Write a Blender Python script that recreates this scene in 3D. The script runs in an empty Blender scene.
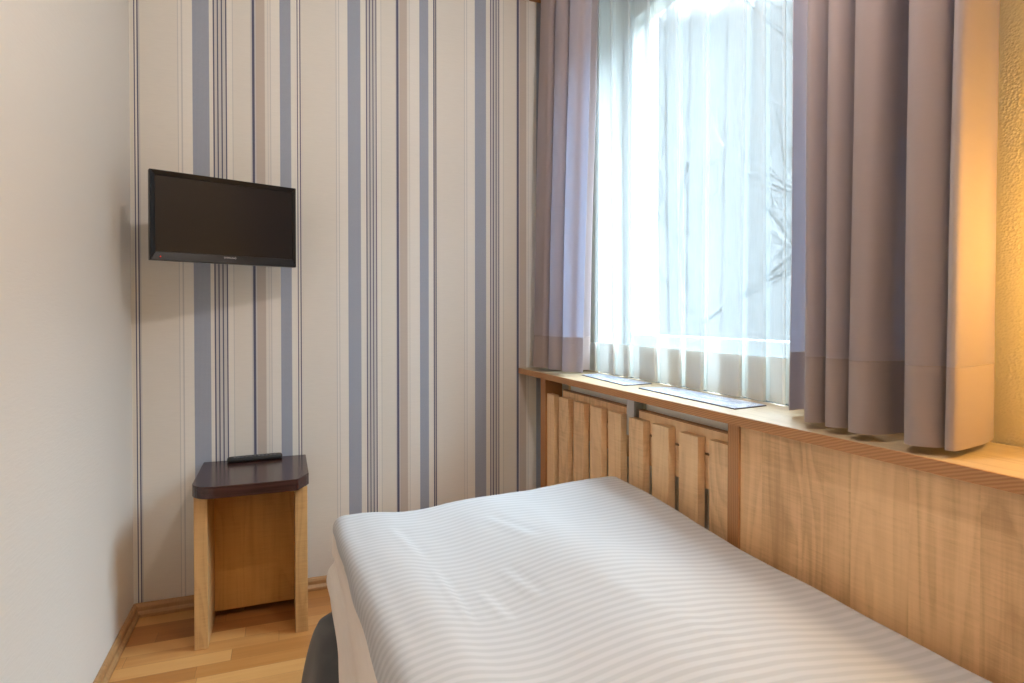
import bpy, bmesh, math, random
from mathutils import Vector, Matrix, noise
random.seed(7)
sc = bpy.context.scene
COL = sc.collection
PI = math.pi

# ------------------------------------------------------------------ materials
def new_mat(name):
    m = bpy.data.materials.new(name); m.use_nodes = True
    nt = m.node_tree; nt.nodes.clear()
    return m, nt

class G:
    """tiny node-graph helper"""
    def __init__(s, name):
        s.m, s.nt = new_mat(name); s.N = s.nt.nodes; s.L = s.nt.links
        s.out = s.N.new('ShaderNodeOutputMaterial')
    def node(s, t, **kw):
        n = s.N.new(t)
        for k, v in kw.items(): setattr(n, k, v)
        return n
    def link(s, a, b): s.L.new(a, b)
    def put(s, sock, v):
        if isinstance(v, bpy.types.NodeSocket): s.L.new(v, sock)
        elif isinstance(v, (tuple, list)) and len(v) == 3 and sock.type == 'RGBA': sock.default_value = (*v, 1)
        else: sock.default_value = v
    def math(s, op, a, b=0.0, c=None):
        n = s.node('ShaderNodeMath', operation=op)
        s.put(n.inputs[0], a); s.put(n.inputs[1], b)
        if c is not None: s.put(n.inputs[2], c)
        return n.outputs[0]
    def coord(s, kind='Object'):
        return s.node('ShaderNodeTexCoord').outputs[kind]
    def xyz(s, v):
        n = s.node('ShaderNodeSeparateXYZ'); s.link(v, n.inputs[0]); return n.outputs
    def comb(s, x=0.0, y=0.0, z=0.0):
        n = s.node('ShaderNodeCombineXYZ')
        for i, q in enumerate((x, y, z)): s.put(n.inputs[i], q)
        return n.outputs[0]
    def mapping(s, v, scale=(1, 1, 1), loc=(0, 0, 0)):
        n = s.node('ShaderNodeMapping'); s.link(v, n.inputs[0])
        n.inputs['Scale'].default_value = scale; s.put(n.inputs['Location'], loc)
        return n.outputs[0]
    def noise(s, v, scale=5, detail=3, rough=.5, dist=0.0):
        n = s.node('ShaderNodeTexNoise'); s.link(v, n.inputs['Vector'])
        n.inputs['Scale'].default_value = scale; n.inputs['Detail'].default_value = detail
        n.inputs['Roughness'].default_value = rough; n.inputs['Distortion'].default_value = dist
        return n.outputs['Fac']
    def white(s, v):
        n = s.node('ShaderNodeTexWhiteNoise'); s.link(v, n.inputs['Vector']); return n.outputs['Value']
    def ramp(s, fac, stops, interp='LINEAR'):
        n = s.node('ShaderNodeValToRGB'); s.put(n.inputs[0], fac)
        cr = n.color_ramp; cr.interpolation = interp
        while len(cr.elements) > 1: cr.elements.remove(cr.elements[0])
        cr.elements[0].position = stops[0][0]; cr.elements[0].color = (*stops[0][1], 1)
        for p, c in stops[1:]:
            e = cr.elements.new(p); e.color = (*c, 1)
        return n.outputs['Color']
    def mix(s, fac, a, b, blend='MIX'):
        n = s.node('ShaderNodeMix', data_type='RGBA', blend_type=blend)
        s.put(n.inputs[0], fac); s.put(n.inputs[6], a); s.put(n.inputs[7], b)
        return n.outputs[2]
    def bump(s, h, strength=.3, dist=.002):
        n = s.node('ShaderNodeBump'); s.link(h, n.inputs['Height'])
        n.inputs['Strength'].default_value = strength; n.inputs['Distance'].default_value = dist
        return n.outputs[0]
    def bsdf(s, color, rough=.6, metal=0.0, normal=None, spec=.5, coat=0.0, sheen=0.0):
        b = s.node('ShaderNodeBsdfPrincipled')
        s.put(b.inputs['Base Color'], color); s.put(b.inputs['Roughness'], rough)
        b.inputs['Metallic'].default_value = metal
        b.inputs['Specular IOR Level'].default_value = spec
        b.inputs['Coat Weight'].default_value = coat
        b.inputs['Sheen Weight'].default_value = sheen
        if normal is not None: s.link(normal, b.inputs['Normal'])
        return b.outputs[0]
    def done(s, shader):
        s.link(shader, s.out.inputs['Surface']); return s.m

def plain(name, color, rough=.5, metal=0.0, spec=.5, coat=0.0, nscale=60, nbump=.05, var=.06):
    g = G(name); c = g.coord()
    n = g.noise(c, nscale, 3)
    col = g.mix(n, tuple(x*(1-var) for x in color), tuple(min(1, x*(1+var)) for x in color))
    return g.done(g.bsdf(col, rough, metal, g.bump(n, nbump, .001), spec, coat))

def paper(name, color, pattern=None, amount=.1):
    """woven-looking wallpaper: fine linen relief, optional printed fine pattern"""
    g = G(name); c = g.coord()
    lin = g.noise(g.mapping(c, (25, 25, 420)), 1, 2)
    big = g.noise(c, 2.2, 2)
    col = g.mix(lin, tuple(x*.95 for x in color), tuple(min(1, x*1.05) for x in color))
    col = g.mix(g.math('MULTIPLY', big, .12), col, tuple(x*.8 for x in color))
    if pattern:
        x, y, z = g.xyz(c)
        # diagonal lattice of light dots
        a = g.math('SINE', g.math('MULTIPLY', g.math('ADD', x, z), 2*PI/.0085))
        b = g.math('SINE', g.math('MULTIPLY', g.math('SUBTRACT', x, z), 2*PI/.0085))
        d = g.math('GREATER_THAN', g.math('MULTIPLY', a, b), .35)
        col = g.mix(g.math('MULTIPLY', d, amount), col, pattern)
    return g.done(g.bsdf(col, .75, 0, g.bump(lin, .25, .001), .25))

def maple(name, base=(.87, .575, .31), dark=(.62, .37, .18), strip=.115, axis=1, vert=True, var=.5):
    """figured maple laminate: vertical grain, cross flame, strips glued side by side"""
    g = G(name); c = g.coord(); x, y, z = g.xyz(c)
    oi = g.node('ShaderNodeObjectInfo').outputs['Random']
    u = (x, y, z)[axis]
    st = g.math('FLOOR', g.math('DIVIDE', g.math('ADD', u, .031), strip))
    rnd = g.white(g.comb(st, oi, 3.3))
    rnd2 = g.white(g.comb(st, oi, 8.1))
    shift = g.comb(g.math('MULTIPLY', rnd, 7.0), g.math('MULTIPLY', rnd2, 9.0), g.math('MULTIPLY', oi, 5.0))
    ad = g.node('ShaderNodeVectorMath', operation='ADD'); g.link(c, ad.inputs[0]); g.link(shift, ad.inputs[1])
    v = ad.outputs[0]
    # long grain
    sc_g = (90, 90, 3.2) if vert else ((3.2, 90, 90) if axis == 1 else (90, 3.2, 90))
    grain = g.noise(g.mapping(v, sc_g), 1, 5, .65, .7)
    sc_f = (9, 9, 150) if vert else ((150, 9, 9) if axis == 1 else (9, 150, 9))
    flame = g.noise(g.mapping(v, sc_f), 1, 3, .6, 1.0)
    sc_m = (14, 14, 3) if vert else ((3, 14, 14) if axis == 1 else (14, 3, 14))
    mask = g.noise(g.mapping(v, sc_m), 1, 2)
    sc_r = (8, 8, 1.1) if vert else ((1.1, 8, 8) if axis == 1 else (8, 1.1, 8))
    rings = g.math('FRACT', g.math('MULTIPLY', g.noise(g.mapping(v, sc_r), 1, 1, .4, .5), 13.0))
    rings = g.math('MULTIPLY', rings, g.math('SUBTRACT', 1.0, g.math('POWER', rings, 6.0)))
    t = g.math('ADD', g.math('MULTIPLY_ADD', grain, .30, .06), g.math('MULTIPLY_ADD', g.math('MULTIPLY', flame, mask), .52, .06))
    t = g.math('ADD', t, g.math('MULTIPLY', rings, .17))
    t = g.math('ADD', t, g.math('MULTIPLY', g.math('SUBTRACT', rnd, .5), .30*var))
    lo = tuple(a*.85 for a in dark)
    col = g.ramp(t, [(.28, lo), (.46, tuple((a*.5+b*.5) for a, b in zip(dark, base))), (.66, base)])
    return g.done(g.bsdf(col, .42, 0, g.bump(grain, .05, .001), .4))

def ply_edge(name, post=False):
    """reddish multi-ply board edge"""
    g = G(name); c = g.coord(); x, y, z = g.xyz(c)
    n = g.noise(g.mapping(c, (60, 60, 60)), 1, 3)
    w = g.math('SINE', g.math('ADD', g.math('MULTIPLY', y if post else g.math('ADD', z, g.math('MULTIPLY', y, .35)), 2*PI/.0062), g.math('MULTIPLY', n, 2.2)))
    col = g.mix(g.math('MULTIPLY_ADD', w, .5, .5), (.36, .165, .062), (.48, .24, .10))
    return g.done(g.bsdf(col, .5, 0, None, .4))

def floor_wood():
    g = G('wood strip floor'); c = g.coord(); x, y, z = g.xyz(c)
    W = .069
    yy = g.math('DIVIDE', g.math('ADD', y, .027), W); row = g.math('FLOOR', yy)
    off = g.math('MULTIPLY', g.white(g.comb(row, 1.7, 0.0)), 1.3)
    xx = g.math('DIVIDE', g.math('ADD', x, off), .46); cell = g.math('FLOOR', xx)
    r = g.white(g.comb(row, cell, 4.0))
    v = g.comb(g.math('ADD', x, g.math('MULTIPLY', r, 11.0)), g.math('ADD', y, g.math('MULTIPLY', r, 5.0)), 0.0)
    grain = g.noise(g.mapping(v, (3, 60, 1)), 1, 5, .6, .5)
    fig = g.noise(g.mapping(v, (1.6, 14, 1)), 1, 2, .5, .4)
    t = g.math('ADD', g.math('MULTIPLY', r, .66), g.math('MULTIPLY', grain, .25))
    t = g.math('ADD', t, g.math('MULTIPLY', fig, .2))
    col = g.ramp(t, [(.2, (.35, .135, .036)), (.5, (.51, .225, .064)), (.8, (.67, .36, .13))])
    fy = g.math('FRACT', yy); fx = g.math('FRACT', xx)
    gap = g.math('MAXIMUM', g.math('LESS_THAN', fy, .012), g.math('LESS_THAN', fx, .003))
    col = g.mix(g.math('MULTIPLY', gap, .6), col, (.16, .07, .03))
    return g.done(g.bsdf(col, .32, 0, g.bump(grain, .05, .001), .45))

def fabric(name, color, trans=(0, 0, 0), tw=.0, fine=900):
    g = G(name); c = g.coord()
    weave = g.noise(g.mapping(c, (120, 120, fine)), 1, 2)
    slub = g.noise(g.mapping(c, (14, 14, 260)), 1, 2)
    col = g.mix(slub, tuple(x*.95 for x in color), tuple(min(1, x*1.05) for x in color))
    bump = g.bump(weave, .2, .0005)
    d = g.bsdf(col, .85, 0, bump, .15, 0, .25)
    if tw:
        t = g.node('ShaderNodeBsdfTranslucent'); g.put(t.inputs[0], trans)
        m = g.node('ShaderNodeMixShader'); m.inputs[0].default_value = tw
        g.link(d, m.inputs[1]); g.link(t.outputs[0], m.inputs[2]); d = m.outputs[0]
    return g.done(d)

def voile(name, clear, color=(.93, .955, .96), tcol=(.93, .96, .98)):
    """thin woven net: holes let light through, threads scatter it"""
    g = G(name); c = g.coord()
    th = g.noise(g.mapping(c, (160, 160, 20)), 1, 2)
    fac = g.math('ADD', clear, g.math('MULTIPLY', g.math('SUBTRACT', th, .5), -.06))
    tp = g.node('ShaderNodeBsdfTransparent')
    d = g.node('ShaderNodeBsdfDiffuse'); g.put(d.inputs[0], color)
    t = g.node('ShaderNodeBsdfTranslucent'); g.put(t.inputs[0], tcol)
    a = g.node('ShaderNodeMixShader'); a.inputs[0].default_value = .22
    g.link(d.outputs[0], a.inputs[1]); g.link(t.outputs[0], a.inputs[2])
    b = g.node('ShaderNodeMixShader'); g.link(fac, b.inputs[0])
    g.link(a.outputs[0], b.inputs[1]); g.link(tp.outputs[0], b.inputs[2])
    return g.done(b.outputs[0])

def glass_mat():
    g = G('window glass')
    tp = g.node('ShaderNodeBsdfTransparent'); g.put(tp.inputs[0], (.97, .985, .98))
    gl = g.node('ShaderNodeBsdfGlossy'); gl.inputs['Roughness'].default_value = .02
    m = g.node('ShaderNodeMixShader'); m.inputs[0].default_value = .06
    g.link(tp.outputs[0], m.inputs[1]); g.link(gl.outputs[0], m.inputs[2])
    return g.done(m.outputs[0])

def emit(name, color, strength):
    g = G(name); e = g.node('ShaderNodeEmission'); g.put(e.inputs[0], color); e.inputs[1].default_value = strength
    return g.done(e.outputs[0])

def plaster(name, color, bs=.35):
    g = G(name); c = g.coord()
    a = g.noise(g.mapping(c, (30, 30, 190)), 1, 3)
    b = g.noise(c, 180, 2)
    d = g.noise(c, 1.6, 2)
    col = g.mix(g.math('MULTIPLY', d, .15), color, tuple(x*.85 for x in color))
    h = g.math('ADD', a, g.math('MULTIPLY', b, .5))
    return g.done(g.bsdf(col, .8, 0, g.bump(h, bs, .0015), .2))

def embossed(name, color):
    g = G(name); c = g.coord()
    v = g.node('ShaderNodeTexVoronoi'); g.link(g.mapping(c, (210, 210, 210)), v.inputs['Vector']); v.inputs['Scale'].default_value = 1
    n = g.noise(c, 240, 2)
    h = g.math('ADD', v.outputs['Distance'], g.math('MULTIPLY', n, .5))
    col = g.mix(n, tuple(x*.93 for x in color), color)
    return g.done(g.bsdf(col, .7, 0, g.bump(h, .5, .002), .3))

def satin():
    g = G('satin stripe cotton'); c = g.coord(); x, y, z = g.xyz(c)
    # woven stripes run across the bed and drift where the cover is pulled
    n = g.noise(g.mapping(c, (2.2, 1.2, 1.0)), 1, 1)
    skew = g.math('MULTIPLY', g.math('SINE', g.math('MULTIPLY_ADD', x, 7.5, -1.0)), .022)
    s = g.math('ADD', g.math('ADD', y, skew), g.math('MULTIPLY', n, .03))
    w = g.math('SINE', g.math('MULTIPLY', s, 2*PI/.0205))
    k = g.node('ShaderNodeMapRange', interpolation_type='SMOOTHSTEP'); g.put(k.inputs[0], w)
    k.inputs[1].default_value = -.6; k.inputs[2].default_value = .6
    col = g.mix(k.outputs[0], (.425, .432, .452), (.475, .482, .502))
    fine = g.noise(g.mapping(c, (500, 500, 500)), 1, 2)
    rough = g.math('MULTIPLY_ADD', k.outputs[0], -.2, .75)
    return g.done(g.bsdf(col, rough, 0, g.bump(fine, .12, .0005), .2, 0, .05))

def wenge():
    g = G('dark wenge laminate'); c = g.coord()
    n = g.noise(g.mapping(c, (4, 90, 90)), 1, 5, .6, .5)
    col = g.ramp(n, [(.3, (.026, .010, .009)), (.7, (.066, .027, .023))])
    return g.done(g.bsdf(col, .2, 0, g.bump(n, .02, .0005), .5))

def leaflet_mat():
    g = G('printed leaflet'); c = g.coord(); x, y, z = g.xyz(c)
    # photo patches and grey lines of print too small to read
    px = g.math('FLOOR', g.math('DIVIDE', x, .019)); py = g.math('FLOOR', g.math('DIVIDE', y, .034))
    r = g.white(g.comb(px, py, 2.0)); n = g.noise(c, 70, 4, .7)
    ln = g.math('GREATER_THAN', g.math('SINE', g.math('MULTIPLY', x, 2*PI/.006)), .1)
    wd = g.math('GREATER_THAN', g.noise(g.mapping(c, (30, 160, 1)), 1, 2), .47)
    txt = g.math('MULTIPLY', ln, wd)
    pic = g.ramp(n, [(.3, (.11, .14, .24)), (.5, (.33, .39, .52)), (.7, (.68, .70, .74))])
    pap = g.mix(txt, (.68, .71, .78), (.17, .20, .31))
    col = g.mix(g.math('GREATER_THAN', r, .45), pap, pic)
    return g.done(g.bsdf(col, .3, 0, None, .5))

def valance_mat():
    return fabric('charcoal cotton', (.078, .077, .080))

M = dict(
    cream=paper('wallpaper cream', (.71, .685, .645)),
    pale=paper('wallpaper pale band', (.755, .735, .70)),
    blue=paper('wallpaper blue stripe', (.315, .35, .44), (.48, .51, .58), .45),
    navy=paper('wallpaper navy line', (.11, .115, .18)),
    taupe=paper('wallpaper taupe stripe', (.52, .46, .42)),
    faint=paper('wallpaper faint line', (.565, .56, .56)),
    greige=paper('wallpaper greige line', (.44, .41, .39)),
    plaster=plaster('white textured wall', (.755, .735, .70)),
    ceiling=plaster('white ceiling', (.80, .78, .74), .1),
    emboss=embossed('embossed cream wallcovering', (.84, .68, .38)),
    floor=floor_wood(),
    maple=maple('figured maple panel'),
    slat=maple('maple slat wood', (.92, .645, .37), (.72, .455, .24), .5, 1),
    shelf=maple('maple shelf top', (.50, .39, .25), (.40, .295, .18), .5, 0, False, .1),
    nsmaple=maple('honey maple board', (.66, .43, .20), (.50, .29, .115), .5, 0),
    amber=maple('amber maple board', (.58, .31, .085), (.47, .23, .055), .5, 0),
    base=maple('skirting wood', (.50, .29, .13), (.36, .19, .08), .5, 1, False, .1),
    base_b=maple('skirting wood along wall', (.50, .29, .13), (.36, .19, .08), .5, 1, False, .1),
    ply=ply_edge('plywood edge'), ply_post=ply_edge('upright plywood edge', True),
    drape=fabric('mauve grey curtain cloth', (.52, .405, .365), (.64, .71, .86), .52),
    drape_hem=fabric('mauve grey doubled cloth', (.46, .36, .325), (.50, .54, .64), .36),
    voile=voile('white voile', .57, (.56, .59, .60), (.50, .54, .57)),
    voile_hem=voile('doubled voile hem', .07, (.80, .81, .77), (.30, .32, .31)),
    glass=glass_mat(),
    pvc=plain('white window plastic', (.55, .56, .56), .35, nbump=.01, var=.02),
    rad=plain('white radiator enamel', (.88, .87, .81), .35, nbump=.01, var=.02),
    stone=plain('stone sill blackened as shade', (.03, .03, .029), .9, spec=.05),  # blackened to stand for the dark gap and hold back bounce light
    reveal=plain('grey white plaster', (.55, .56, .56), .8),
    steel=plain('galvanised steel', (.55, .56, .56), .4, .7, nbump=.02),
    dark=plain('dark void', (.03, .025, .02), .8),
    satin=satin(), valance=valance_mat(),
    cotton=fabric('shaded side cotton', (.76, .69, .63)),
    sheet=fabric('white mattress ticking', (.7, .7, .7)),
    wenge=wenge(),
    gloss=plain('black gloss plastic', (.007, .006, .007), .28, nbump=0, var=.02, spec=.28),
    casing=plain('black matt plastic', (.016, .015, .016), .45, nbump=.02),
    screen=plain('dark display', (.021, .0165, .0155), .2, nbump=0, var=.01, spec=.22),
    logo=plain('silver print', (.62, .60, .60), .4, nbump=0),
    rubber=plain('charcoal rubber', (.016, .016, .017), .6),
    key=plain('grey rubber key', (.12, .12, .125), .55),
    leaf=leaflet_mat(), leaf_edge=plain('leaflet edge', (.10, .09, .12), .5),
    led=emit('red standby light', (1, .04, .03), .8),
    brass=plain('brushed brass', (.55, .40, .18), .35, .9),
    white=plain('white lamp enamel', (.8, .8, .78), .4),
    bulb=emit('warm ceiling bulb', (1.0, .895, .825), 610),
    globe=emit('warm wall lamp globe', (1.0, .58, .15), 86),
    bark=plain('winter bark', (.042, .044, .046), .9, nbump=.4),
    grass=plain('winter grass', (.07, .075, .07), .9, nscale=3, var=.2),
)

# ------------------------------------------------------------------ mesh helpers
class MB:
    def __init__(s): s.v = []; s.f = []; s.mi = []; s.sm = []
    def add(s, verts, faces, mi=0, smooth=False):
        o = len(s.v); s.v += [Vector(p) for p in verts]
        for f in faces: s.f.append([i+o for i in f]); s.mi.append(mi); s.sm.append(smooth)
        return s
    def box(s, x0, x1, y0, y1, z0, z1, mi=0):
        v = [(x, y, z) for z in (z0, z1) for y in (y0, y1) for x in (x0, x1)]
        return s.add(v, [(0, 2, 3, 1), (4, 5, 7, 6), (0, 1, 5, 4), (2, 6, 7, 3), (0, 4, 6, 2), (1, 3, 7, 5)], mi)
    def prism(s, pts, z0, z1, mi=0, side=None, axis='z', smooth_side=False):
        n = len(pts)
        def T(a, b, c): return {'z': (a, b, c), 'y': (a, c, b), 'x': (c, a, b)}[axis]
        v = [T(p[0], p[1], z0) for p in pts]+[T(p[0], p[1], z1) for p in pts]
        s.add(v, [list(range(n))[::-1], list(range(n, 2*n))], mi)
        o = len(s.v)-2*n
        for i in range(n):
            j = (i+1) % n
            s.f.append([o+i, o+j, o+n+j, o+n+i]); s.mi.append(mi if side is None else side); s.sm.append(smooth_side)
        return s
    def tube(s, p0, p1, r0, r1=None, n=12, mi=0, caps=True):
        r1 = r0 if r1 is None else r1
        p0, p1 = Vector(p0), Vector(p1); d = (p1-p0).normalized()
        a = d.orthogonal().normalized(); b = d.cross(a)
        v = [p+(a*math.cos(2*PI*i/n)+b*math.sin(2*PI*i/n))*r for p, r in ((p0, r0), (p1, r1)) for i in range(n)]
        s.add(v, [(i, (i+1) % n, n+(i+1) % n, n+i) for i in range(n)], mi, True)
        if caps: s.add(v[:n], [list(range(n))[::-1]], mi); s.add(v[n:], [list(range(n))], mi)
        return s
    def lathe(s, prof, c, n=32, mi=0, axis=Vector((0, 0, 1))):
        c = Vector(c); a = axis.orthogonal().normalized(); b = axis.cross(a)
        v = [c+axis*h+(a*math.cos(2*PI*i/n)+b*math.sin(2*PI*i/n))*r for r, h in prof for i in range(n)]
        f = []
        for k in range(len(prof)-1):
            for i in range(n):
                j = (i+1) % n
                f.append((k*n+i, k*n+j, (k+1)*n+j, (k+1)*n+i))
        return s.add(v, f, mi, True)
    def grid(s, P, mi=0, smooth=True):
        R, Cn = len(P), len(P[0])
        v = [p for row in P for p in row]
        f = [(r*Cn+c, r*Cn+c+1, (r+1)*Cn+c+1, (r+1)*Cn+c) for r in range(R-1) for c in range(Cn-1)]
        return s.add(v, f, mi, smooth)
    def build(s, name, mats, parent=None, loc=(0, 0, 0), bevel=0, weld=False, solid=0, rot=None):
        """verts are world coordinates unless rot is set; loc / parent location become the object's origin"""
        me = bpy.data.meshes.new(name)
        base = Vector(loc)
        if parent is not None: base = parent.matrix_basis.translation.copy() if parent.parent is None else parent.matrix_basis.translation+parent.parent.matrix_basis.translation
        vs = [p-base for p in s.v] if rot is None else s.v
        me.from_pydata([tuple(p) for p in vs], [], s.f)
        for m in (mats if isinstance(mats, (list, tuple)) else [mats]): me.materials.append(m)
        for p, mi, sm in zip(me.polygons, s.mi, s.sm): p.material_index = mi; p.use_smooth = sm
        bm = bmesh.new(); bm.from_mesh(me)
        if weld: bmesh.ops.remove_doubles(bm, verts=bm.verts, dist=1e-5)
        bmesh.ops.recalc_face_normals(bm, faces=bm.faces)
        bm.to_mesh(me); bm.free()
        o = bpy.data.objects.new(name, me); COL.objects.link(o)
        if parent is not None: o.parent = parent
        else: o.location = base
        if bevel:
            b = o.modifiers.new('bevel', 'BEVEL'); b.width = bevel; b.segments = 2; b.limit_method = 'ANGLE'; b.angle_limit = math.radians(40)
        if solid:
            b = o.modifiers.new('solid', 'SOLIDIFY'); b.thickness = solid; b.offset = 0
            b = o.modifiers.new('split', 'EDGE_SPLIT'); b.split_angle = math.radians(60)
        return o

def tag(o, label=None, cat=None, group=None, kind=None):
    if label: o['label'] = label
    if cat: o['category'] = cat
    if group: o['group'] = group
    if kind: o['kind'] = kind
    return o
def thing(name, label, cat, loc=(0, 0, 0), group=None, rz=0):
    o = bpy.data.objects.new(name, None); COL.objects.link(o)
    o.empty_display_size = .05
    o.location = loc; o.rotation_euler.z = rz
    return tag(o, label, cat, group)
def struct(name, mb, mats, label, cat, **kw):
    return tag(mb.build(name, mats, **kw), label, cat, kind='structure')
def sst(a, b, t):
    t = min(1, max(0, (t-a)/(b-a))); return t*t*(3-2*t)
def catmull(pts, sub):
    out = []
    n = len(pts)
    for i in range(n-1):
        p0, p1, p2, p3 = pts[max(i-1, 0)], pts[i], pts[i+1], pts[min(i+2, n-1)]
        for k in range(sub):
            t = k/sub
            q = []
            for a, b, c, d in zip(p0, p1, p2, p3):
                q.append(.5*((2*b)+(-a+c)*t+(2*a-5*b+4*c-d)*t*t+(-a+3*b-3*c+d)*t**3))
            out.append(tuple(q))
    out.append(tuple(pts[-1])); return out

# ------------------------------------------------------------------ dimensions (metres)
XL, XR, YB, YF, ZC = -.519, 1.26, 2.55, -.42, 2.60     # left wall, window wall, striped wall, wall behind the bed head, ceiling
SH = .87                                               # top of the long window shelf

# ------------------------------------------------------------------ room
struct('floor', MB().box(XL, XR, YF, YB, -.06, 0), M['floor'], 'light brown strip wood floor of the room', 'floor')
struct('ceiling', MB().box(XL-.2, XR+.2, YF-.2, YB+.2, ZC, ZC+.1), M['ceiling'], 'plain white ceiling over the room', 'ceiling')
struct('wall_left', MB().box(XL-.2, XL, YF-.2, YB+.2, -.06, ZC), M['plaster'], 'plain off white textured wall beside the television', 'wall')
struct('wall_front', MB().box(XL, XR, YF-.2, YF, -.06, ZC), M['plaster'], 'plain wall behind the head of the bed', 'wall')

# striped wallpaper: real printed bands, each a face strip of the wall's front
bands = [  # right edge of each band, ink
 (-.5165, 'pale'), (-.5050, 'cream'), (-.5012, 'navy'), (-.4955, 'pale'), (-.4912, 'navy'), (-.4865, 'faint'), (-.364, 'cream'), (-.361, 'faint'), (-.352, 'pale'), (-.347, 'faint'),
 (-.3145, 'pale'), (-.2575, 'blue'), (-.2445, 'pale'), (-.2395, 'navy'), (-.2305, 'faint'), (-.2260, 'navy'), (-.2165, 'faint'), (-.2120, 'navy'), (-.2015, 'faint'), (-.1970, 'navy'),
 (-.178, 'pale'), (-.175, 'faint'), (-.113, 'cream'), (-.108, 'faint'), (-.0990, 'navy'), (-.094, 'faint'), (-.062, 'taupe'), (-.052, 'cream'), (-.050, 'faint'), (-.043, 'cream'), (-.040, 'faint'),
 (-.0075, 'pale'), (.0335, 'blue'), (.056, 'pale'), (.0595, 'navy'), (.0660, 'pale'), (.0700, 'navy'),
 (.205, 'cream'), (.2085, 'faint'), (.2155, 'pale'), (.219, 'faint'), (.252, 'pale'), (.3035, 'blue'), (.3255, 'pale'), (.3300, 'navy'), (.3390, 'faint'), (.3430, 'navy'), (.3520, 'faint'), (.3560, 'navy'), (.3650, 'faint'), (.3690, 'navy'),
 (.386, 'pale'), (.389, 'faint'), (.447, 'cream'), (.451, 'faint'), (.4605, 'navy'), (.465, 'faint'), (.4965, 'taupe'), (.506, 'cream'), (.508, 'faint'), (.5495, 'pale'), (.5885, 'blue'), (.610, 'pale'), (.6145, 'navy'), (.6195, 'greige'), (.6235, 'navy'),
 (.748, 'cream'), (.7515, 'faint'), (.7585, 'pale'), (.762, 'faint'), (.797, 'pale'), (.8495, 'blue'), (.8685, 'pale'), (.8725, 'navy'), (.8815, 'faint'), (.8860, 'navy'), (.8950, 'faint'), (.8990, 'navy'), (.9080, 'faint'), (.9120, 'navy'),
 (.930, 'pale'), (.933, 'faint'), (.992, 'cream'), (.9965, 'faint'), (1.0065, 'navy'), (1.011, 'faint'), (1.043, 'taupe'), (1.053, 'cream'), (1.055, 'faint'), (1.093, 'pale'), (1.132, 'blue'), (1.153, 'pale'), (1.1575, 'navy'), (1.164, 'pale'), (1.168, 'navy'), (XR+.2, 'cream')]
inks = ['cream', 'pale', 'blue', 'navy', 'taupe', 'faint', 'greige']
wb = MB(); xa = XL-.1
for xb, ink in bands:
    xb2 = max(xb, xa+.0005)
    wb.add([(xa, YB, -.06), (xb2, YB, -.06), (xb2, YB, ZC), (xa, YB, ZC)], [(0, 1, 2, 3)], inks.index(ink)); xa = xb2
x0w, x1w = XL-.1, xa
wb.add([(x0w, YB+.15, -.06), (x1w, YB+.15, -.06), (x1w, YB+.15, ZC), (x0w, YB+.15, ZC)], [(0, 3, 2, 1)])
wb.add([(x0w, YB, -.06), (x0w, YB+.15, -.06), (x0w, YB+.15, ZC), (x0w, YB, ZC)], [(0, 3, 2, 1)])
wb.add([(x1w, YB, -.06), (x1w, YB+.15, -.06), (x1w, YB+.15, ZC), (x1w, YB, ZC)], [(0, 1, 2, 3)])
struct('wall_back', wb, [M[k] for k in inks], 'wall with cream, blue and navy striped wallpaper', 'wall', weld=True)

# window wall with an opening
WY0, WY1, WZ0, WZ1 = 1.22, 2.27, .862, 2.46
TH = .30
ww = MB()
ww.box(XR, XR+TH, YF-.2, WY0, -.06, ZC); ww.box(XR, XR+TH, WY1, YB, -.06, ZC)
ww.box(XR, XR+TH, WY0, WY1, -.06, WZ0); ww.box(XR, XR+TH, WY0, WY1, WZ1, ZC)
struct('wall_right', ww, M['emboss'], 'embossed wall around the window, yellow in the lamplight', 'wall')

def skirting(prof, a, b, axis, name, mat, label):
    m = MB()
    m.prism(prof, a, b, axis=axis)
    return struct(name, m, mat, label, 'baseboard', bevel=.002)
# profile: (depth, z)
def prof(sign, w): return [(w, 0), (w+sign*.022, 0), (w+sign*.022, .012), (w+sign*.014, .022), (w+sign*.014, .036), (w+sign*.009, .046), (w, .048)]
skirting(prof(-1, YB), XL+.003, 1.0, 'x', 'baseboard_back', M['base_b'], 'low brown wood skirting along the striped wall')
m_ = MB(); pr = prof(1, XL); n_ = len(pr)
m_.add([(x, YF, z) for x, z in pr]+[(x, YB-.003, z) for x, z in pr], [list(range(n_)), list(range(n_, 2*n_))[::-1]]+[(i, (i+1) % n_, n_+(i+1) % n_, n_+i) for i in range(n_)])
struct('baseboard_left', m_, M['base'], 'low brown wood skirting along the plain left wall', 'baseboard', bevel=.002)

# window
win = tag(bpy.data.objects.new('window_1', None), 'white framed window behind the net curtain', 'window', kind='structure')
COL.objects.link(win); win.location = (XR+.16, (WY0+WY1)/2, WZ0)
fx0, fx1 = XR+.15, XR+.225
gy0, gy1, gz0, gz1 = 1.30, 2.215, 1.03, 2.36
fr = MB()
fr.box(fx0, fx1, WY0+.0005, WY1-.0005, WZ0+.0005, WZ0+.07); fr.box(fx0, fx1, WY0, WY1, WZ1-.05, WZ1)
fr.box(fx0, fx1, WY0, WY0+.05, WZ0+.07, WZ1-.05); fr.box(fx0, fx1, WY1-.05, WY1, WZ0+.07, WZ1-.05)
fr.build('window_frame', M['pvc'], win, bevel=.004)
sa = MB()
sx0, sx1 = fx0-.018, fx1-.02
sa.box(sx0, sx1, WY0+.045, WY1-.045, WZ0+.064, gz0); sa.box(sx0, sx1, WY0+.045, WY1-.045, gz1, WZ1-.045)
sa.box(sx0, sx1, WY0+.045, gy0, gz0, gz1); sa.box(sx0, sx1, gy1, WY1-.045, gz0, gz1)
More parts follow.
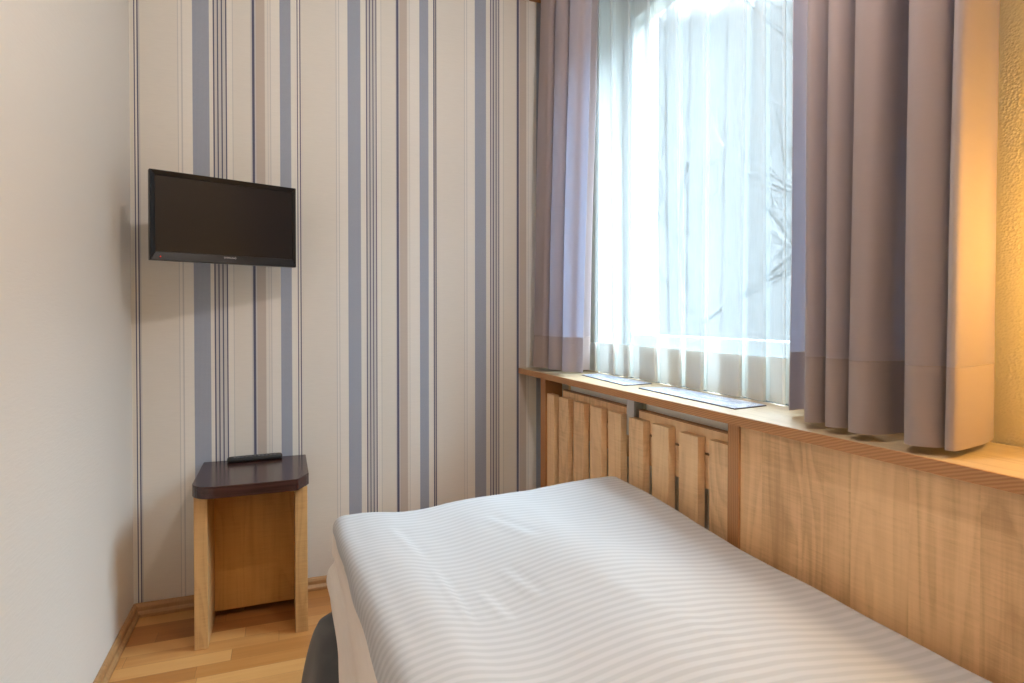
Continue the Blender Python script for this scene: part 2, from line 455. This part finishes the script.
sash = sa.build('window_sash', M['pvc'], win, bevel=.004)
MB().box(fx0+.02, fx0+.026, gy0-.01, gy1+.01, gz0-.01, gz1+.01).build('window_pane', M['glass'], win)
MB().box(XR+.002, fx0-.001, WY0+.001, WY1-.001, WZ0+.0003, WZ0+.004).build('window_sill', M['stone'], win)
rv = MB(); rv.box(XR+.001, fx0-.001, WY1-.004, WY1-.0003, WZ0+.0045, WZ1-.0045); rv.box(XR+.001, fx0-.001, WY0+.0003, WY0+.004, WZ0+.0045, WZ1-.0045)
rv.box(XR+.001, fx0-.001, WY0+.0003, WY1-.0003, WZ1-.004, WZ1-.0003)
rv.build('window_reveal', M['reveal'], win)

# ------------------------------------------------------------------ window shelf, cladding, radiator screen
SX = 1.008
sh = thing('window_shelf', 'long maple window shelf with reddish plywood edge under the curtains', 'shelf', (1.13, 1.0, SH-.024))
MB().box(SX, XR-.016, YF+.002, YB-.002, SH-.024, SH).build('shelf_board', M['shelf'], sh, bevel=.001)
tag(MB().box(SX-.0035, SX-.0002, YF+.002, YB-.002, SH-.0238, SH-.0004).build('edge_band', M['ply'], sh), 'reddish striped plywood edge')

cl = thing('wall_cladding', 'tall figured maple panel below the window shelf, beside the bed', 'panel', (1.03, .3, 0))
MB().box(1.022, 1.04, YF+.002, 1.1425, .0, SH-.0245).build('panel_board', M['maple'], cl)
tag(MB().box(1.016, 1.12, 1.143, 1.181, 0, SH-.0245).build('end_post', M['ply_post'], cl, bevel=.001), 'reddish plywood end post')

rc = thing('radiator_screen', 'slatted maple screen in front of the radiators, below the shelf', 'radiator cover', (1.04, 1.75, 0))
s0 = None
for i in range(9):
    yc = 2.2615-i*.1296+random.uniform(-.002, .002)
    if s0 is None:
        s0 = MB().box(1.030, 1.054, 2.2615-.041, 2.2615+.041, .12, .785).build('slat', M['slat'], rc, bevel=.001); base_y = s0.location.y; s = s0
    else:
        s = s0.copy(); COL.objects.link(s); s.parent = rc
    s.location.y = yc-2.2615; s.location.z = random.uniform(-.0015, .0015)
for (a, b) in ((1.182, 1.635), (1.70, 2.19)):
    MB().box(1.056, 1.074, a, b, .741, .806).build('upper_rail', M['slat'], rc, bevel=.001)
    tag(MB().box(1.0545, 1.0755, a, b, .8062, .8095).build('rail_edging', M['ply'], rc), 'reddish plywood top edge')
    MB().box(1.056, 1.074, a, b, .645, .735).build('middle_rail', M['slat'], rc, bevel=.001)
MB().box(1.056, 1.074, 1.182, 2.285, .13, .20).build('lower_rail', M['slat'], rc, bevel=.001)
tag(MB().box(1.022, 1.10, 2.287, 2.337, 0, SH-.0245).build('end_post', M['ply_post'], rc, bevel=.001), 'reddish plywood end post')
br = MB()
br.box(1.046, 1.05, 1.648, 1.692, .72, SH-.0245); br.box(1.05, 1.082, 1.648, 1.651, .72, SH-.0245); br.box(1.05, 1.082, 1.689, 1.692, .72, SH-.0245)
tag(br.build('bracket', M['steel'], rc, bevel=.001), 'grey metal bracket')

def radiator(a, b, label):
    t = thing('radiator', label, 'radiator', (1.14, (a+b)/2, .1), 'white radiators behind the slats')
    m = MB(); n = int((b-a)/.033)
    w = (b-a)/n
    for k in range(n):     # ribbed pressed-steel front
        y = a+k*w
        m.prism([(1.092, y), (1.092, y+w*.3), (1.085, y+w*.42), (1.085, y+w*.88), (1.092, y+w), (1.098, y+w), (1.098, y)], .14, .795)
    m.build('front_panel', M['rad'], t)
    MB().box(1.178, 1.19, a, b, .14, .795).build('rear_panel', M['rad'], t, bevel=.002)
    g = MB()
    g.box(1.0772, 1.0862, a, b, .785, .836); g.box(1.189, 1.194, a, b, .785, .836)
    g.box(1.0865, 1.1885, a, a+.006, .785, .836); g.box(1.0865, 1.1885, b-.006, b, .785, .836)
    k = a+.018
    while k < b-.012:
        g.box(1.0865, 1.1885, k, k+.007, .827, .835); k += .0155
    g.box(1.13, 1.137, a+.006, b-.006, .820, .8265)
    g.build('top_grille', M['rad'], t)
    f = MB()
    k = a+.02
    while k < b-.01:
        f.box(1.099, 1.176, k, k+.003, .16, .78); k += .03
    f.build('fins', M['rad'], t)
    for k in (a+.05, b-.08): MB().box(1.11, 1.17, k, k+.03, 0, .1395).build('foot', M['rad'], t)
radiator(1.70, 2.16, 'white radiator behind the slats, the one nearer the striped wall')
radiator(1.195, 1.625, 'white radiator behind the slats, the one next to the maple panel')

# ------------------------------------------------------------------ leaflets on the shelf
def leaflet(pts, label):
    cx = sum(p[0] for p in pts)/4; cy = sum(p[1] for p in pts)/4
    t = thing('leaflet', label, 'leaflet', (cx, cy, SH), 'leaflets on the window shelf')
    MB().prism(pts, SH+.0004, SH+.0028).build('backing_card', M['leaf_edge'], t)
    ins = [((p[0]-cx)*.975+cx, (p[1]-cy)*.99+cy) for p in pts]
    MB().prism(ins, SH+.0029, SH+.0034).build('printed_sheet', M['leaf'], t)
leaflet([(1.083, 1.680), (1.066, 1.213), (1.186, 1.232), (1.203, 1.655)], 'flat printed leaflet on the shelf, the one lying nearer the maple panel')
leaflet([(1.112, 2.135), (1.079, 1.757), (1.198, 1.775), (1.205, 2.16)], 'flat printed leaflet on the shelf, partly under the corner curtain')

# ------------------------------------------------------------------ curtains
def ribbon(bot, top, z0, z1, sub, nz, wob=0.0, seed=0, flare=None):
    b = catmull(bot, sub); t = catmull(top, sub)
    P = []
    for k in range(nz+1):
        f = k/nz; z = z0+(z1-z0)*f
        row = []
        for i, (p, q) in enumerate(zip(b, t)):
            g = min(1, max(0, (z-.88)/1.6))
            x = p[0]+(q[0]-p[0])*g; y = p[1]+(q[1]-p[1])*g
            if wob:
                n = noise.noise_vector(Vector((x*9+seed, y*9, z*1.6+seed)))
                x += wob*n.x; y += wob*n.y
            row.append((x, y, z))
        P.append(row)
    return P
ZT = 2.535
def drape(label, bot, top, z0, zh, thick, group, wob, seed):
    cx = sum(p[0] for p in bot)/len(bot); cy = sum(p[1] for p in bot)/len(bot)
    t = thing('curtain', label, 'curtain', (cx, cy, z0), group)
    MB().grid(ribbon(bot, top, zh, ZT, 8, 40, wob, seed)).build('cloth', M['drape'], t, solid=thick)
    MB().grid(ribbon(bot, top, z0, zh-.0004, 8, 6, wob, seed)).build('hem', M['drape_hem'], t, solid=thick*1.15)
    return t
# right curtain: drawn aside in deep folds, its free edge turned back to the wall
Rb = [(1.205, .705), (1.13, .680), (1.048, .664), (1.030, .667), (1.036, .678), (1.10, .690), (1.13, .700), (1.085, .697), (1.045, .688), (1.020, .700), (1.010, .722), (1.028, .742), (1.09, .765),
      (1.135, .79), (1.105, .802), (1.060, .802), (1.030, .812), (1.018, .832), (1.027, .852), (1.075, .864), (1.10, .872), (1.07, .877), (1.045, .879), (1.028, .890), (1.025, .905), (1.05, .921), (1.10, .93),
      (1.11, .938), (1.08, .940), (1.052, .940), (1.033, .948), (1.030, .960), (1.06, .985), (1.13, 1.02), (1.168, 1.06), (1.160, 1.088), (1.119, 1.0895)]
Rt = [(1.205, .700), (1.13, .672), (1.062, .648), (1.044, .650), (1.048, .661), (1.10, .674), (1.13, .685), (1.085, .682), (1.048, .674), (1.028, .688), (1.018, .712), (1.03, .736), (1.09, .755),
      (1.135, .772), (1.105, .775), (1.060, .770), (1.030, .780), (1.022, .81), (1.033, .842), (1.075, .860), (1.10, .868), (1.07, .872), (1.045, .875), (1.030, .884), (1.028, .902), (1.05, .917), (1.10, .926),
      (1.11, .936), (1.08, .938), (1.054, .938), (1.036, .946), (1.034, .958), (1.06, .985), (1.13, 1.02), (1.168, 1.055), (1.160, 1.078), (1.119, 1.080)]
drape('mauve grey curtain with deep folds, its edge turned golden by the lamp', Rb, Rt, .884, 1.022, .0022, 'long window curtains', .003, 3.1)
Lb = [(1.205, 2.485), (1.10, 2.480), (1.045, 2.462), (1.033, 2.43), (1.037, 2.385), (1.055, 2.352), (1.16, 2.342), (1.165, 2.328), (1.062, 2.318), (1.042, 2.295), (1.046, 2.258), (1.075, 2.236), (1.175, 2.228), (1.18, 2.212), (1.085, 2.204), (1.052, 2.192), (1.062, 2.150), (1.088, 2.135), (1.100, 2.102)]
Lt = [(p[0]+.008, p[1]-.062) for p in Lb]
drape('mauve grey curtain gathered in the corner by the striped wall', Lb, Lt, .884, 1.022, .0022, 'long window curtains', .004, 9.4)

# net curtain: flat voile with pleats folded back on themselves (three layers there)
bandsT = [(2.36, 2.31), (2.26, 2.215), (2.15, 2.115), (2.035, 1.985), (1.895, 1.86), (1.775, 1.695), (1.62, 1.54), (1.435, 1.362), (1.335, 1.297), (1.246, 1.228)]
bandsB = [(2.37, 2.345), (2.27, 2.235), (2.125, 2.085), (2.02, 1.975), (1.905, 1.80), (1.725, 1.66), (1.64, 1.55), (1.475, 1.385), (1.362, 1.290), (1.232, 1.216)]
def pleats(bs, x0):
    pts = [(x0+.01, 2.42)]
    for a, b in bs:
        pts += [(x0-.005, (a+b)/2+.004), (x0-.009, b+.004), (x0-.004, b), (x0+.002, b+.003), (x0+.006, a-.004), (x0+.010, a), (x0+.013, a-.004), (x0+.010, b-.004), (x0+.006, b-.016)]
    pts.append((x0, 1.196)); return pts
Sb = pleats(bandsB, 1.236); St = pleats(bandsT, 1.236)
nc = thing('net_curtain', 'sheer white net curtain hanging across the whole window', 'curtain', (1.236, 1.8, .89))
MB().grid(ribbon(Sb, St, .995, ZT, 3, 30, .002, 5.5)).build('voile', M['voile'], nc)
MB().grid(ribbon(Sb, St, .8735, .9948, 3, 6, .002, 5.5)).build('hem', M['voile_hem'], nc)

# curtain board along the ceiling
cb = thing('curtain_board', 'brown curtain board under the ceiling above the window', 'curtain rail', (1.12, 1.1, 2.545))
MB().box(.985, XR-.002, .2, YB-.001, 2.545, 2.565).build('board', M['ply'], cb, bevel=.001)
MB().box(1.03, 1.05, .22, YB-.01, 2.5385, 2.5445).build('rail', M['white'], cb)

# ------------------------------------------------------------------ television
TW, THh = .475, .2945
tv = thing('television', 'small black flat television on the striped wall', 'television', (-.178, 2.312, 1.436), rz=.34)
def tvbuild(mb, name, mats, parent=tv, **kw):   # verts in the set's own frame, front towards -y
    return mb.build(name, mats, parent, rot=True, **kw)
w2, h2 = TW/2, THh/2
bz = MB()
iw0, iw1, iz0, iz1 = -w2+.0165, w2-.0125, -h2+.030, h2-.017
outer = [(-w2, 0, -h2+.004), (-w2+.02, 0, -h2-.001), (w2-.02, 0, -h2-.001), (w2, 0, -h2+.004), (w2, 0, h2), (-w2, 0, h2)]
# frame from four mitred bars with a slight inward slope
def bar(q0, q1, q2, q3):
    f = [(x, -.004, z) for x, z in (q0, q1)]+[(x, .0005, z) for x, z in (q2, q3)]
    b = [(x, .022, z) for x, z in (q0, q1, q2, q3)]
    bz.add(f+b, [(0, 1, 2, 3), (7, 6, 5, 4), (0, 4, 5, 1), (1, 5, 6, 2), (2, 6, 7, 3), (3, 7, 4, 0)])
A, B, C_, D = (-w2, -h2), (w2, -h2), (w2, h2), (-w2, h2)
a, b, c, d = (iw0, iz0), (iw1, iz0), (iw1, iz1), (iw0, iz1)
bar(A, B, b, a); bar(B, C_, c, b); bar(C_, D, d, c); bar(D, A, a, d)
tvbuild(bz, 'bezel', M['gloss'], bevel=.0015)
tvbuild(MB().box(iw0-.004, iw1+.004, .003, .006, iz0-.004, iz1+.004), 'screen', M['screen'])
bk = MB()
bk.prism([(-w2+.006, -h2+.006), (w2-.006, -h2+.006), (w2-.006, h2-.006), (-w2+.006, h2-.006)], .0225, .034, axis='y')
bk.add([(-.17, .0345, -.12), (.17, .0345, -.12), (.17, .0345, .10), (-.17, .0345, .10), (-.13, .060, -.10), (.13, .060, -.10), (.13, .060, .07), (-.13, .060, .07)],
       [(0, 1, 5, 4), (1, 2, 6, 5), (2, 3, 7, 6), (3, 0, 4, 7), (4, 5, 6, 7), (3, 2, 1, 0)])
tvbuild(bk, 'rear_housing', M['casing'], bevel=.003)
tvbuild(MB().lathe([(0, 0), (.0021, 0), (.0021, .0012), (0, .0016)], (-w2+.030, -.0035, -h2+.0125), 12, axis=Vector((0, -1, 0))), 'standby_light', M['led'])
tx = bpy.data.curves.new('brand_lettering', 'FONT'); tx.body = 'SAMSUNG'; tx.size = .0082; tx.align_x = 'CENTER'; tx.align_y = 'CENTER'; tx.extrude = .0002; tx.space_character = 1.12
to = bpy.data.objects.new('brand_lettering', tx); COL.objects.link(to); tx.materials.append(M['logo'])
to.parent = tv; to.location = (.006, -.0030, -h2+.0215); to.rotation_euler = (PI/2, 0, 0)
bpy.context.view_layer.update()
dg = bpy.context.evaluated_depsgraph_get()
tm = bpy.data.meshes.new_from_object(to.evaluated_get(dg)); tm.name = 'brand_lettering'
bpy.data.objects.remove(to); to = bpy.data.objects.new('brand_lettering', tm); COL.objects.link(to)
to.parent = tv; to.location = (.006, -.0034, -h2+.0205); to.rotation_euler = (PI/2, 0, 0)
if not tm.materials: tm.materials.append(M['logo'])
# swivel arm back to the wall (world geometry turned into the set's frame)
inv = (Matrix.Translation((-.178, 2.312, 1.436)) @ Matrix.Rotation(.34, 4, 'Z')).inverted()
ar = MB(); ar.box(-.26, -.14, YB-.012, YB-.001, 1.37, 1.50); ar.tube((-.20, YB-.012, 1.435), (-.20, YB-.07, 1.435), .016); ar.tube((-.20, YB-.06, 1.40), (-.20, YB-.06, 1.47), .018)
ar.v = [inv @ p for p in ar.v]
ar.tube(tuple(inv @ Vector((-.20, YB-.06, 1.435))), (0, .064, 0), .014); ar.box(-.05, .05, .0605, .068, -.05, .05)
tvbuild(ar, 'wall_bracket', M['casing'])

# ------------------------------------------------------------------ nightstand and remote control
NZ = .55
ns = thing('nightstand', 'small maple side table with dark brown top below the television', 'side table', (-.10, 2.36, 0))
def arc(cx, cy, r, a0, a1, n=8): return [(cx+r*math.cos(math.radians(a0+(a1-a0)*i/n)), cy+r*math.sin(math.radians(a0+(a1-a0)*i/n))) for i in range(n+1)]
top = [(-.285, 2.547), (-.285, 2.24)]+arc(-.215, 2.238, .070, 180, 270)+[(-.205, 2.168), (.030, 2.168)]+arc(.034, 2.186, .018, 270, 315, 4)+[(.074, 2.222)]+arc(.067, 2.245, .016, 325, 360, 4)+[(.083, 2.26), (.083, 2.547)]
tag(MB().prism(top, NZ-.04, NZ).build('top', M['wenge'], ns, bevel=.0025), 'dark brown top with cut corners')
sp = MB().box(-.2785, -.2375, 2.212, 2.525, 0, NZ-.0402).build('side_panel', M['nsmaple'], ns, bevel=.002)
s2 = sp.copy(); COL.objects.link(s2); s2.parent = ns; s2.location.x += .3145
MB().box(-.2373, .0358, 2.42, 2.438, .028, NZ-.0402).build('back_panel', M['amber'], ns, bevel=.001)

rm = thing('remote_control', 'black remote control lying on the dark nightstand top', 'remote control', (-.103, 2.513, NZ), rz=.06)
def rbox(L, W, z0, z1, r):
    pts = []
    for cx, cy, a0 in ((L/2-r, W/2-r, 0), (-L/2+r, W/2-r, 90), (-L/2+r, -W/2+r, 180), (L/2-r, -W/2+r, 270)):
        pts += arc(cx, cy, r, a0, a0+90, 5)
    return pts
bd = MB()
low = rbox(.192, .036, 0, 0, .010); hi = rbox(.196, .046, 0, 0, .014); n = len(low)
lev = [(low, .0005), (hi, .006), (hi, .013), (rbox(.190, .041, 0, 0, .012), .0175)]
vs = [(x, y, z) for pts, z in lev for x, y in pts]
fs = [list(range(n))[::-1], [3*n+i for i in range(n)]]+[(k*n+i, k*n+(i+1) % n, (k+1)*n+(i+1) % n, (k+1)*n+i) for k in range(3) for i in range(n)]
bd.add(vs, fs); bd.build('body', M['rubber'], rm, rot=True, bevel=.001)
kb = None
for i in range(11):
    for j in range(3):
        loc = (-.072+i*.0142, (j-1)*.0115, .0177)
        if kb is None:
            kb = MB().prism(rbox(.0085, .0065, 0, 0, .0025), 0, .0016).build('button', M['key'], rm, rot=True); o = kb
        else:
            o = kb.copy(); COL.objects.link(o); o.parent = rm
        o.location = loc

# ------------------------------------------------------------------ bed
bed = thing('bed', 'single bed with charcoal skirt standing along the maple panel', 'bed', (.54, .65, 0))
def rounded_box(x0, x1, y0, y1, z0, z1, r, nx, ny, nz, fn=None):
    """closed-top, open-bottom rounded box skin"""
    m = MB()
    def R(p, n):
        c = Vector((min(max(p[0], x0+r), x1-r), min(max(p[1], y0+r), y1-r), min(p[2], z1-r)))
        d = Vector(p)-c
        q = c+d.normalized()*r if d.length > 1e-9 else Vector(p)
        return fn(q) if fn else q
    def warp(t, k=2.0):   # denser near edges
        return t
    def lin(a, b, n):
        e = [a, a+r*.3, a+r*.6, a+r]; e2 = [b-r, b-r*.6, b-r*.3, b]
        return e+[a+r+(b-a-2*r)*i/n for i in range(1, n)]+e2
    X = lin(x0, x1, nx); Y = lin(y0, y1, ny); Z = [z0+(z1-r-z0)*i/nz for i in range(nz+1)]+[z1-r*.6, z1-r*.3, z1]
    m.grid([[R((x, y, z1), 0) for x in X] for y in Y])
    m.grid([[R((x0, y, z), 0) for y in Y] for z in Z]); m.grid([[R((x1, y, z), 0) for y in Y] for z in Z])
    m.grid([[R((x, y0, z), 0) for x in X] for z in Z]); m.grid([[R((x, y1, z), 0) for x in X] for z in Z])
    return m
# box base, legs hidden by the skirt
MB().box(.17, .96, -.36, 1.58, .06, .30).build('base', M['slat'], bed, bevel=.01)
rounded_box(.155, .965, -.37, 1.575, .3005, .505, .05, 8, 16, 4).build('mattress', M['sheet'], bed, weld=True)
for (x, y) in ((.22, -.3), (.9, -.3), (.22, 1.5), (.9, 1.5)):
    MB().tube((x, y, 0), (x, y, .0595), .022).build('leg', M['wenge'], bed)
def skirt_fn(q):
    zs = .262+.085*sst(1.25, 1.56, q.y)
    k = max(0, zs-q.z)/zs                       # flares towards the floor
    wav = .010*k*math.sin(q.y*19+1.0)+.006*k*math.sin(q.y*41)
    if q.x < .3: q = Vector((q.x-.108*k**.27-wav, q.y, q.z))
    if q.y > 1.5: q = Vector((q.x, q.y+.05*k+.01*k*math.sin(q.x*17), q.z))
    return q
sk = rounded_box(.130, .975, -.375, 1.628, .004, .425, .045, 20, 60, 14, skirt_fn)
tag(sk.build('skirt', M['valance'], bed, weld=True), 'charcoal cloth skirt hanging to the floor')
# hide nothing above the mattress: cut the skirt's middle away so it is a hem around the mattress
bm = bmesh.new(); sko = bpy.data.objects['skirt']; bm.from_mesh(sko.data)
dl = [f for f in bm.faces if all(.065 < v.co.x+.54-.108+.0 and v.co.x+.54 < .93 and v.co.y+.65 < 1.56 and v.co.z > .38 for v in f.verts)]
bmesh.ops.delete(bm, geom=dl, context='FACES'); bm.to_mesh(sko.data); bm.free()

def gauss(t, s): return math.exp(-(t/s)**2)
def crease(x, y, ax, ay, bx, by, w, h):
    dx, dy = bx-ax, by-ay; L2 = dx*dx+dy*dy; t = ((x-ax)*dx+(y-ay)*dy)/L2
    if t < -.15 or t > 1.15: return 0
    L = math.sqrt(L2); s = ((x-ax)*dy-(y-ay)*dx)/L
    fade = sst(-.15, .2, t)*(1-sst(.75, 1.15, t))
    return fade*h*(gauss(s-w*.55, w)-.8*gauss(s+w*.55, w))
DX0, DX1, DY0, DY1, DZ0, DZ1 = .108, .995, -.40, 1.672, .378, .585
def duvet_fn(q):
    x, y, z = q
    topk = sst(DZ1-.14, DZ1-.03, z)
    if topk > 0:
        dz = .020*sst(.62, .95, x)*sst(1.0, 1.65, y) - .012*sst(.70, 1.0, x)*(1-sst(.9, 1.5, y))
        dz += -.026*gauss(x-(.36+.10*(1.2-y)), .13)*(.55+.45*sst(1.65, 1.2, y) if y < 1.65 else .55)
        dz += .010*gauss(x-.22, .07)*gauss(y-1.05, .4)
        dz += .012*gauss(x-(.62), .12)*gauss(y-1.1, .35)
        dz += crease(x, y, .300, 1.24, .308, .99, .014, .0032)
        dz += crease(x, y, .440, 1.20, .462, 1.05, .014, .0032)
        dz += crease(x, y, .365, 1.13, .385, 1.00, .014, .0030)
        dz += crease(x, y, .255, 1.50, .285, 1.30, .016, .0030)
        dz += crease(x, y, .500, 1.48, .560, 1.30, .018, .0035)
        dz += crease(x, y, .60, 1.05, .68, .75, .03, .0030)
        dz += .0055*noise.noise(Vector((x*5, y*4, 1.3)))+.0022*noise.noise(Vector((x*15, y*9, 4.3)))
        dz -= .009*sst(.26, .11, x)*sst(1.3, 1.62, y)
        z += dz*topk
    side = 1-sst(.50, .585, z)
    if q.x < .35:
        dr = (q.z-DZ0)/(DZ1-DZ0)
        x += side*(.010*math.sin(y*5.0+.6)+.006*noise.noise(Vector((y*7, q.z*5, 2)))) + side*(.012*gauss(q.z-.455, .016) - .010*gauss(q.z-.41, .04))
        x += (.010+.030*(1-sst(.8, 1.55, y)))*sst(.40, .57, q.z)*(1-sst(.13, .34, q.x))
        z += (1-sst(DZ0, DZ0+.12, q.z))*(.004*math.sin(y*9+.5)-.055*(1-sst(1.25, 1.56, y)))
    if q.y > 1.5:
        y += side*(.008*math.sin(x*14))
    return Vector((x, y, z))
dv = thing('duvet', 'white satin striped duvet spread over the bed', 'duvet', (.55, .65, .378))
rounded_box(DX0, DX1, DY0, DY1, DZ0, DZ1, .034, 90, 200, 22, duvet_fn).build('cover', [M['satin'], M['cotton']], dv, weld=True)
for p in bpy.data.objects['cover'].data.polygons:   # hanging sides lose the stripes, their warm shade put into the colour
    if p.center.z+.378 < .535: p.material_index = 1

# ------------------------------------------------------------------ lamps of the room (outside the frame, but they light it)
lp = thing('ceiling_lamp', 'small ceiling lamp with a warm bulb and white cup shade', 'lamp', (.62, .77, ZC))
MB().lathe([(0, 0), (.05, 0), (.05, -.02), (.012, -.03), (.012, -.10), (0, -.10)], (.62, .77, ZC-.0005)).build('canopy', M['white'], lp)
MB().lathe([(.0125, -.09), (.035, -.10), (.075, -.15), (.085, -.19), (.083, -.19), (.072, -.152), (.033, -.104), (.0125, -.094)], (.62, .77, ZC)).build('shade', M['white'], lp)
bu = [(0.001, .036)]+[(.036*math.sin(PI*i/16), .036*math.cos(PI*i/16)) for i in range(1, 16)]+[(0.001, -.036)]
MB().lathe(bu, (.62, .77, 2.385), 24).build('bulb', M['bulb'], lp)

wl = thing('wall_lamp', 'small brass wall lamp with warm glass globe beside the curtain', 'lamp', (XR, .42, 1.22))
MB().lathe([(0, 0), (.04, 0), (.04, .008), (.02, .014), (0, .014)], (XR-.0005, .42, 1.18), axis=Vector((-1, 0, 0))).build('wall_plate', M['brass'], wl)
m = MB(); m.tube((XR-.014, .42, 1.18), (1.175, .42, 1.155), .006); m.tube((1.175, .42, 1.153), (1.175, .42, 1.178), .008); m.build('arm', M['brass'], wl)
gb = [(.001, .048)]+[(.048*math.sin(PI*i/20), .048*math.cos(PI*i/20)) for i in range(1, 20)]+[(.001, -.048)]
MB().lathe(gb, (1.175, .42, 1.227), 28).build('globe', M['globe'], wl)

# ------------------------------------------------------------------ outside
tag(MB().box(XR+TH+.05, 40, -25, 40, -1.3, -1.2).build('ground_outside', M['grass']), 'winter lawn beyond the window', 'ground', kind='structure')
def tree(name, base, label, h, seed, lean):
    rnd = random.Random(seed); t = thing(name, label, 'tree', base, 'bare winter trees outside')
    tr = MB(); brn = MB()
    def grow(p, d, L, r, lev):
        segs = 4
        for k in range(segs):
            d2 = (d+Vector((rnd.uniform(-.16, .16), rnd.uniform(-.16, .16), rnd.uniform(-.04, .12)))).normalized()
            q = p+d2*L/segs; r2 = r*(.88 if k < segs-1 else .78)
            (tr if lev == 0 else brn).tube(p, q, r, r2, 8 if lev < 2 else 5, caps=False)
            if lev < 4 and (k > 0 or lev > 0):
                for _ in range(2 if lev < 3 else 1):
                    side = Vector((rnd.uniform(-1, 1), rnd.uniform(-1, 1), rnd.uniform(-.1, .8))).normalized()
                    grow(q, (d2*.55+side*.8).normalized(), L*rnd.uniform(.45, .68), r2*.55, lev+1)
            p, d, r = q, d2, r2
    grow(Vector(base), Vector(lean).normalized(), h, .12, 0)
    tr.build('trunk', M['bark'], t); brn.build('branches', M['bark'], t)
tree('bare_tree', (5.2, 4.6, -1.2), 'bare tree seen through the right half of the net curtain', 4.2, 5, (.05, -.25, 1))
tree('bare_tree', (6.8, 8.2, -1.2), 'bare tree seen through the left half of the net curtain', 4.4, 12, (-.05, .1, 1))

# ------------------------------------------------------------------ sky
w = bpy.data.worlds.new('boosted overcast sky'); sc.world = w; w.use_nodes = True
nt = w.node_tree; nt.nodes.clear()
bg = nt.nodes.new('ShaderNodeBackground'); wo = nt.nodes.new('ShaderNodeOutputWorld')
# dull near the horizon; high sky boosted beyond overcast to light the room
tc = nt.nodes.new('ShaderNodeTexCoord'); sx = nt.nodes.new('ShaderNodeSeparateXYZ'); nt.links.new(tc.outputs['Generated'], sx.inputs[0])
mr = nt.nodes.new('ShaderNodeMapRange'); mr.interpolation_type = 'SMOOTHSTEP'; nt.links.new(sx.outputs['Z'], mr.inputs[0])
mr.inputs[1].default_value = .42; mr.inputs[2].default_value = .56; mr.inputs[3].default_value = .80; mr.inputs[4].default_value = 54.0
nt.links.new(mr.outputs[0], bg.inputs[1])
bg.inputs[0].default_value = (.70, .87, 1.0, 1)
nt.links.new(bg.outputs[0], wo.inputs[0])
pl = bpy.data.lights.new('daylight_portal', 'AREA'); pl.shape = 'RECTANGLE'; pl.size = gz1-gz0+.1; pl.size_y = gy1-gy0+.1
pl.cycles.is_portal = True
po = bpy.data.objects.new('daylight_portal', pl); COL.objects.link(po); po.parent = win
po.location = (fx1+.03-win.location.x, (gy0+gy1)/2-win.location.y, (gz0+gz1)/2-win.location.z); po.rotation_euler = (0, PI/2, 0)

# ------------------------------------------------------------------ camera
cam = bpy.data.cameras.new('camera'); co = bpy.data.objects.new('camera', cam); COL.objects.link(co)
cam.sensor_width = 36; cam.lens = 36*600/1024; cam.shift_y = -17.5/1024; cam.clip_start = .02
co.location = (0, 0, 1.107)
co.rotation_euler = (PI/2-math.atan(8/600), 0, -math.atan((512-283)/600))
sc.camera = co

# ------------------------------------------------------------------ render look
sc.view_settings.view_transform = 'Standard'; sc.view_settings.look = 'None'
sc.view_settings.gamma = 1; sc.view_settings.use_curve_mapping = False; sc.view_settings.exposure = 0.3
cy = sc.cycles
cy.use_denoising = True; cy.sample_clamp_indirect = 6; cy.max_bounces = 10; cy.diffuse_bounces = 6; cy.transparent_max_bounces = 24; cy.transmission_bounces = 8
cy.caustics_reflective = False; cy.caustics_refractive = False
